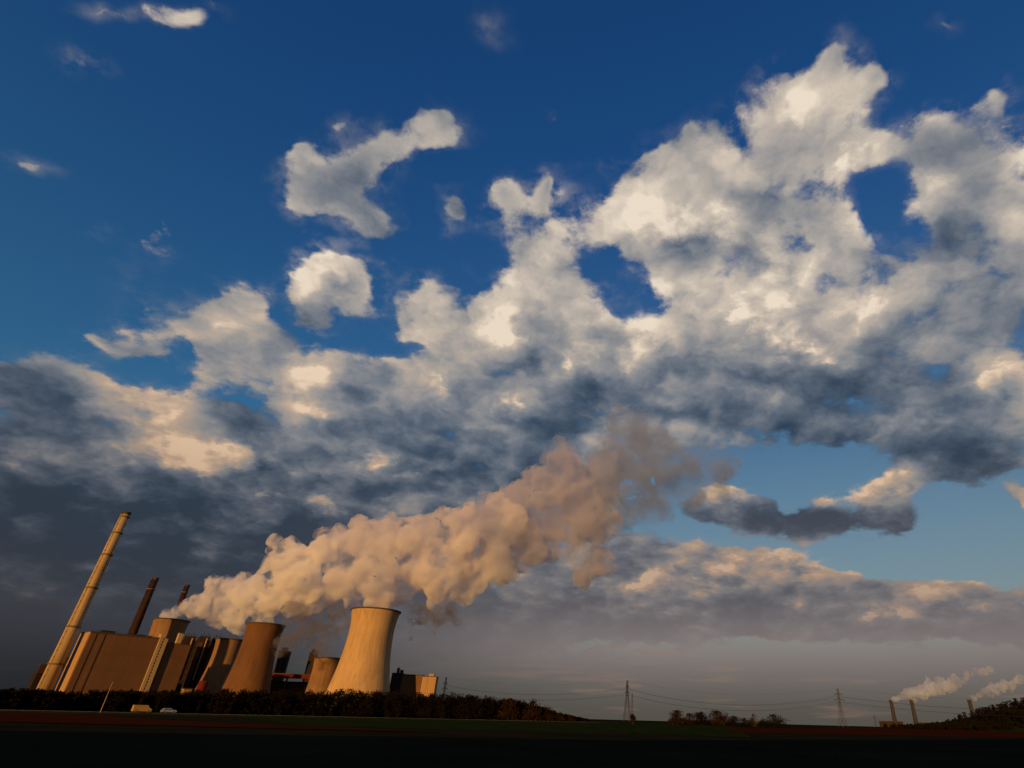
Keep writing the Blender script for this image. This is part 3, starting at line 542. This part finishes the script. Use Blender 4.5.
block('shadow_side_block', 'dark narrow block painted as the shadow side of a tower, touching the low half hidden tower', 'industrial building', (-450.0, 959.7), 16, (('wall', (0, 10, 0, 11, 0, 80), clad_dark), ('roof_house', (2, 8, 2, 9, 80.1, 84), clad_dark)))  # dark box drawn in place of a tower's shadow side
# turbine house right of the biggest tower; darker wall paints the tower's shadow
t = block('turbine_house', 'flat roofed building with a part coloured as in shadow and a bright part beside the biggest tower', 'industrial building', (-261.4, 793.0), 8,
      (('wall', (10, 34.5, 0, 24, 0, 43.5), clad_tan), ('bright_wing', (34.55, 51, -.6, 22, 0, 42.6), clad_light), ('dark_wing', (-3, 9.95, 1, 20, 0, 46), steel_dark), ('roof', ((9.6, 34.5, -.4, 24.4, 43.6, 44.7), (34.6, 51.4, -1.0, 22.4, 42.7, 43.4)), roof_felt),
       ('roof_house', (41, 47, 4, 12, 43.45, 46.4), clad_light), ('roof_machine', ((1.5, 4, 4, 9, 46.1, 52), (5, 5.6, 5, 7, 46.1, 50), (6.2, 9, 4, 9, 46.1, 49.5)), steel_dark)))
# ------------------------------------------------------------------ pylons and lines
def pylon_proto(label, H, arms, r=.10):
    t = thing('pylon', label, 'pylon', (0, 0, 0), 0, 'pylons of the overhead power line')
    bm = bmesh.new(); b0, b1 = H*.085, H*.012; lv = [0, .16, .31, .45, .57, .68, .77, .85, .92, 1]
    def hw(s): return b1+(b0-b1)*max(0, 1-s/.75)**1.1+.35
    sg = ((-1, -1), (1, -1), (1, 1), (-1, 1))
    for a, b in zip(lv, lv[1:]):
        for k in range(4):
            p, q = sg[k], sg[(k+1) % 4]
            P0 = (p[0]*hw(a), p[1]*hw(a), a*H); P1 = (p[0]*hw(b), p[1]*hw(b), b*H); Q0 = (q[0]*hw(a), q[1]*hw(a), a*H); Q1 = (q[0]*hw(b), q[1]*hw(b), b*H)
            strut(bm, P0, P1, r*1.5); strut(bm, P0, Q1, r); strut(bm, Q0, P1, r); strut(bm, P1, Q1, r)
    put_obj('lattice_mast', bm, steel_grey, t)
    for s, l in arms:
        bm = bmesh.new(); z = s*H; h = hw(s)
        for e in (-1, 1):
            for f in (-1, 1):
                strut(bm, (e*h, f*h, z), (e*l, 0, z+.2), r); strut(bm, (e*h, f*h, z+2.4), (e*l, 0, z+.3), r)
            for k in range(1, 5):
                x = h+(l-h)*k/5; strut(bm, (e*x, -h*(1-k/5), z), (e*x, h*(1-k/5), z+2.2*(1-k/5)), r*.8)
            for x in (l*.98, l*.55): strut(bm, (e*x, 0, z), (e*x, 0, z-2.6), .14, 6)
        put_obj('crossarm', bm, steel_grey, t)
    return t
LINE = R(22)
p1 = pylon_proto('tall lattice pylon in the middle of the open skyline beside the lone tree', 55, ((.70, 11), (.84, 8.5)), .14); p1.location = (*(32.8, 999.5), 0); p1.rotation_euler.z = R(70)
p2 = copy_tree(p1); p2['label'] = 'lattice pylon standing over the ploughed field, leaning a little'; p2.location = (*(337.8, 941.2), 0); p2.rotation_euler.z = R(20); p2.scale = (.9, .9, .88)
p3 = copy_tree(p1); p3['label'] = 'slimmer pylon just behind the tall one, near the lone tree'; p3.location = (*(50.5, 1249.0), 0); p3.rotation_euler.z = R(80); p3.scale = (.55, .55, .85)
p4 = copy_tree(p1); p4['label'] = 'small pylon showing above the trees beside the bright part of the turbine house'; p4.location = (*(-325.2, 1310.3), 0); p4.scale = (1, 1, 1.25)
p5 = copy_tree(p1); p5['label'] = 'tiny faint pylon between the leaning pylon and the distant stacks'; p5.location = (*(1134.7, 2777.1), 0); p5.rotation_euler.z = R(10); p5.scale = (1, 1, .8)
def world(p, v):
    bpy.context.view_layer.update(); return p.matrix_world @ Vector(v)
def wire(label, a, b, sag, r=.09):
    bm = bmesh.new(); pts = [a.lerp(b, k/24) - Vector((0, 0, sag*4*(k/24)*(1-k/24))) for k in range(25)]
    for p, q in zip(pts, pts[1:]): strut(bm, p, q, r, 4)
    return tag(put_obj('power_line', bm, steel_dark), label, 'power line', 'wires of the overhead power line')
spans = [(p4, p1, 'wire hanging between the small pylon by the turbine house and the tall middle pylon', 12), (p1, p2, 'wire sagging between the middle pylon and the leaning one', 16), (p2, None, 'wire running from the leaning pylon out over the ploughed field', 14)]
for a, b, lab, sag in spans:
    for s, l in ((.70, 10.8), (.84, 8.3)):
        for e in (-1, 1):
            A = world(a, (e*l, 0, s*55-2.6)); B_ = world(b, (e*l, 0, s*55-2.6)) if b else A + Vector((520, -40, 3))
            wire(lab, A, B_, sag)
    A = world(a, (0, 0, 55)); B_ = world(b, (0, 0, 55)) if b else A + Vector((520, -40, 3)); wire(lab.replace('wire', 'topmost wire', 1), A, B_, sag*.8, .06)
# ------------------------------------------------------------------ car, van and lamp on the road
body_silver = mat('silver_paint', (.42, .42, .42), rough=.25, var=.05, metal=.6)
tyre = mat('tyre', (.02, .02, .02), var=.1)
def side_body(bm, prof, w, inset=.12):
    """a vehicle body from its side outline, narrower at the top"""
    zs = [p[1] for p in prof]; zm, zM = min(zs), max(zs)
    L_ = [[bm.verts.new((x, s*(w/2-inset*max(0, (z-.8)/(zM-.8))), z)) for x, z in prof] for s in (-1, 1)]
    n = len(prof)
    for k in range(n): bm.faces.new((L_[0][k], L_[0][(k+1) % n], L_[1][(k+1) % n], L_[1][k]))
    bm.faces.new(L_[0][::-1]); bm.faces.new(L_[1]); bmesh.ops.recalc_face_normals(bm, faces=bm.faces[:])
def wheels(t, xs, w, r=.32):
    for x in xs:
        for s in (-1, 1):
            bm = bmesh.new(); strut(bm, (x, s*(w/2-.22), r), (x, s*(w/2+.01), r), r, 20); wv = put_obj('wheel', bm, tyre, t)
            bm = bmesh.new(); strut(bm, (x, s*(w/2+.0), r), (x, s*(w/2+.03), r), r*.6, 16); put_obj('rim', bm, body_silver, wv)
def road_pt(x, y, z=.525): return RC + Vector((math.cos(RA)*x-math.sin(RA)*y, math.sin(RA)*x+math.cos(RA)*y, z))
C0 = road_pt(4.5, -1.6)
car = thing('parked_car', 'silver hatchback on the road in front of the wood, bright at its tail', 'car', C0, RA)
bm = bmesh.new(); side_body(bm, [(-2.1, .3), (-2.15, .75), (-1.95, 1.0), (-1.5, 1.42), (.35, 1.46), (1.0, 1.0), (2.0, .85), (2.15, .6), (2.12, .3)], 1.75, .25); bmesh.ops.bevel(bm, geom=bm.edges[:], offset=.05, segments=2, affect='EDGES'); put_obj('body', bm, body_silver, car)
for s in (-1, 1):
    bm = bmesh.new(); vs = [bm.verts.new((x, s*y, z)) for x, z, y in ((-1.55, 1.02, .80), (-1.35, 1.36, .655), (.3, 1.38, .65), (.8, 1.02, .80))]; bm.faces.new(vs); put_obj('window', bm, glass_dark, car)
    bm = bmesh.new(); box(bm, 2.08, 2.17, s*.65-.18, s*.65+.18, .6, .74, .02); put_obj('headlight', bm, white_trim, car)
    bm = bmesh.new(); box(bm, -2.2, -2.1, s*.68-.14, s*.68+.14, .72, .95, .02); put_obj('tail_light', bm, clad_red, car)
wheels(car, (-1.3, 1.3), 1.75)
C1 = road_pt(-2.2, 1.6)
van = thing('delivery_van', 'ochre panel van on the road ahead of the silver hatchback', 'van', C1, RA)
bm = bmesh.new(); side_body(bm, [(-2.6, .35), (-2.65, 2.1), (1.2, 2.15), (1.9, 1.3), (2.5, 1.15), (2.6, .35)], 1.95, .15); bmesh.ops.bevel(bm, geom=bm.edges[:], offset=.06, segments=2, affect='EDGES'); put_obj('body', bm, ochre, van)
bm = bmesh.new(); vs = [bm.verts.new(p) for p in ((1.27, -.8, 2.08), (1.27, .8, 2.08), (1.94, .86, 1.36), (1.94, -.86, 1.36))]; bm.faces.new(vs); put_obj('windscreen', bm, glass_dark, van)
for s in (-1, 1):
    bm = bmesh.new(); box(bm, 2.55, 2.64, s*.7-.16, s*.7+.16, .8, 1.0, .02); put_obj('headlight', bm, white_trim, van)
wheels(van, (-1.7, 1.7), 1.95, .36)
LP = (-151.0, 199.2)
lamp = thing('street_lamp', 'thin street lamp at the roadside in front of the boiler hall', 'street lamp', (*LP, .4), RA)
bm = bmesh.new(); strut(bm, (0, 0, 0), (0, 0, 4.4), .09, 8); strut(bm, (0, 0, 4.35), (0, 0, 8.2), .06, 8); put_obj('pole', bm, stack_concrete, lamp)
bm = bmesh.new(); strut(bm, (0, 0, 8.15), (0, -1.3, 8.6), .05, 6); box(bm, -.15, .15, -2.0, -1.25, 8.52, 8.68, .03); put_obj('lamp_head', bm, steel_grey, lamp)
# ------------------------------------------------------------------ distant power station on the right
far_c = mat('far_concrete', (.035, .034, .034), var=.15, scale=.05)
for xy, H, lab in (((2008.5, 4578.9), 166, 'first of the distant stacks, the one nearest the leaning pylon'), ((2128.1, 4524.5), 166, 'middle distant stack with a dark foot and steam'), ((2443.4, 4362.3), 172, 'distant stack that rises from behind the wooded hill')):
    t = thing('chimney', lab, 'chimney', (*xy, 0), 0, 'steaming stacks of the distant power station')
    bm = bmesh.new(); lathe(bm, [(16, 0), (13, H*.4), (11.5, H*.8), (12.5, H), (11.5, H), (11.5, H-8), (.02, H-8)], 32); put_obj('shaft', bm, far_c, t, shade=True)
    bm = bmesh.new(); lathe(bm, [(13.2, H-5), (13.2, H+.5), (11.2, H+.5), (11.2, H-5)], 32, True); put_obj('rim', bm, rim_dark, t)
for i, (px, w, h, lab, m) in enumerate(((887, 150, 34, 'long low brown hall at the foot of the first distant stack', clad_dark), (925, 130, 30, 'low dark hall between the distant stacks', clad_dark), (934, 30, 22, 'small pale shed beside the low dark hall in the far distance', clad_light))):
    block('industrial_hall', lab, 'industrial hall', FH[px], -24, (('wall', (0, w, 0, 60, 0, h), m), ('roof', (-1, w+1, -1, 61, h+.1, h+3), roof_felt)))
# ------------------------------------------------------------------ steam
def vnoise(p, seed=0):
    """smooth value noise for numpy points"""
    i = np.floor(p).astype(np.int64); f = p-i; f = f*f*(3-2*f)
    def hsh(x, y, z):
        n = (x*374761393 + y*668265263 + z*2147483647 + seed*1274126177) & 0xffffffff
        n = ((n ^ (n >> 13))*1274126177) & 0xffffffff
        return ((n ^ (n >> 16)) & 0xffff)/65535.
    out = 0
    for dx in (0, 1):
        for dy in (0, 1):
            for dz in (0, 1):
                w = (f[:, 0] if dx else 1-f[:, 0])*(f[:, 1] if dy else 1-f[:, 1])*(f[:, 2] if dz else 1-f[:, 2])
                out = out + w*hsh(i[:, 0]+dx, i[:, 1]+dy, i[:, 2]+dz)
    return out
def steam_mat(name, density, scale, soft=.0, col=(1, .985, .96)):
    m = bpy.data.materials.new(name); m.use_nodes = True; t = m.node_tree; n = t.nodes; n.clear()
    o = n.new('ShaderNodeOutputMaterial'); v = n.new('ShaderNodeVolumePrincipled'); t.links.new(v.outputs[0], o.inputs['Volume'])
    v.inputs['Color'].default_value = (*col, 1); v.inputs['Density'].default_value = density; v.inputs['Anisotropy'].default_value = .2
    if scale:
        tc = n.new('ShaderNodeTexCoord'); no = n.new('ShaderNodeTexNoise'); no.inputs['Scale'].default_value = 1/scale; no.inputs['Detail'].default_value = 6; no.inputs['Roughness'].default_value = .6; no.inputs['Distortion'].default_value = .4
        t.links.new(tc.outputs['Object'], no.inputs['Vector'])
        r = n.new('ShaderNodeMapRange'); r.interpolation_type = 'SMOOTHSTEP'; r.inputs['From Min'].default_value = .44; r.inputs['From Max'].default_value = .60; r.inputs['To Min'].default_value = density*soft; r.inputs['To Max'].default_value = density*1.6
        t.links.new(no.outputs[0], r.inputs[0]); t.links.new(r.outputs[0], v.inputs['Density'])
        m.cycles.volume_step_rate = .5
    return m
def drop_cavities(me):
    """delete the closed inner pockets that the voxel union leaves (islands that enclose negative volume)"""
    bm = bmesh.new(); bm.from_mesh(me); bm.verts.ensure_lookup_table(); seen = bytearray(len(bm.verts)); bad = []
    for v in bm.verts:
        if seen[v.index]: continue
        seen[v.index] = 1; st = [v]; isl = []; 
        while st:
            w = st.pop(); isl.append(w)
            for e in w.link_edges:
                q = e.other_vert(w)
                if not seen[q.index]: seen[q.index] = 1; st.append(q)
        c = isl[0].co.copy(); vol = 0.; fs = {f for w in isl for f in w.link_faces} if len(isl) < 40000 else ()
        for f in fs:
            p = [w.co-c for w in f.verts]
            for k in range(1, len(p)-1): vol += p[0].dot(p[k].cross(p[k+1]))
        if fs and (vol < 0 or len(isl) < 60): bad += isl
    bmesh.ops.delete(bm, geom=bad, context='VERTS'); bm.to_mesh(me); bm.free(); me.update()
def plume(name, label, puffs, density, voxel, seed, rough=1., kids=12, col=(.955, .962, .985), group=None, scale=0, soft=.1):
    r = random.Random(seed); bm = bmesh.new()
    for (x, y, z, q) in puffs:
        todo = [((x, y, z), q*.9)]
        for k in range(kids):
            v = Vector((r.gauss(0, 1), r.gauss(0, 1), r.gauss(0, 1))).normalized(); s = q*r.choice((r.uniform(.16, .32), r.uniform(.3, .62)))
            todo.append((tuple(Vector((x, y, z)) + v*(q*1.0-s*.45)), s))
        for c, s in todo:
            bmesh.ops.create_icosphere(bm, subdivisions=2, radius=s, matrix=Matrix.Translation(c))
    me = bpy.data.meshes.new(name); bm.to_mesh(me); bm.free()
    o = bpy.data.objects.new(name, me); scene.collection.objects.link(o)
    md = o.modifiers.new('m', 'REMESH'); md.mode = 'VOXEL'; md.voxel_size = voxel
    dg = bpy.context.evaluated_depsgraph_get(); me2 = bpy.data.meshes.new_from_object(o.evaluated_get(dg)); o.modifiers.clear(); o.data = me2
    drop_cavities(me2)
    n = len(me2.vertices); co_ = np.empty(n*3); me2.vertices.foreach_get('co', co_); co_ = co_.reshape(-1, 3)
    no_ = np.empty(n*3); me2.vertices.foreach_get('normal', no_); no_ = no_.reshape(-1, 3)
    u = voxel/2.4
    disp = (vnoise(co_/(19*u), seed)-.5)*12 + (vnoise(co_/(9*u), seed+1)-.5)*7.5 + (vnoise(co_/(3.8*u), seed+2)-.5)*3.2 + (vnoise(co_/(1.9*u), seed+3)-.5)*1.2
    co_ = co_ + no_*(disp*rough*u)[:, None]; me2.vertices.foreach_set('co', co_.ravel()); me2.shade_smooth(); me2.update()
    me2.materials.append(steam_mat(name, density, scale, soft, col=col))
    return tag(o, label, 'steam plume', group)
G = 'steam plumes of the power station'
plume('steam_plume', 'white steam streaming from the tower behind the boiler hall', PUFF['a'], .14, 2.2, 1, scale=17, group=G)
plume('steam_plume', 'bright steam billowing up from the middle brown cooling tower', PUFF['b'], .14, 2.2, 2, scale=19, group=G)
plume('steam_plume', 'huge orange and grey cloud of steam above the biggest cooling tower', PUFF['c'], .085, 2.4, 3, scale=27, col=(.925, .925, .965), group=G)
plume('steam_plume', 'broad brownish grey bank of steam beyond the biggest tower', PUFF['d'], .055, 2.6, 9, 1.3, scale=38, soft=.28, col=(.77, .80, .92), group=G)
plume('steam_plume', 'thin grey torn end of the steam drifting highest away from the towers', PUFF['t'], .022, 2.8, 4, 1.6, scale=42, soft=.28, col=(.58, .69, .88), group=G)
plume('smoke_and_shade', 'thin dark smoke low beside the large towers, between them standing in for the shaded underside of the steam', PUFF['s'], .04, 2.2, 5, 1.6, kids=6, scale=12, soft=.0, col=(.35, .33, .33))  # puffs between the towers put the steam's underside shade into dark colour
G = 'steam plumes of the distant power station'
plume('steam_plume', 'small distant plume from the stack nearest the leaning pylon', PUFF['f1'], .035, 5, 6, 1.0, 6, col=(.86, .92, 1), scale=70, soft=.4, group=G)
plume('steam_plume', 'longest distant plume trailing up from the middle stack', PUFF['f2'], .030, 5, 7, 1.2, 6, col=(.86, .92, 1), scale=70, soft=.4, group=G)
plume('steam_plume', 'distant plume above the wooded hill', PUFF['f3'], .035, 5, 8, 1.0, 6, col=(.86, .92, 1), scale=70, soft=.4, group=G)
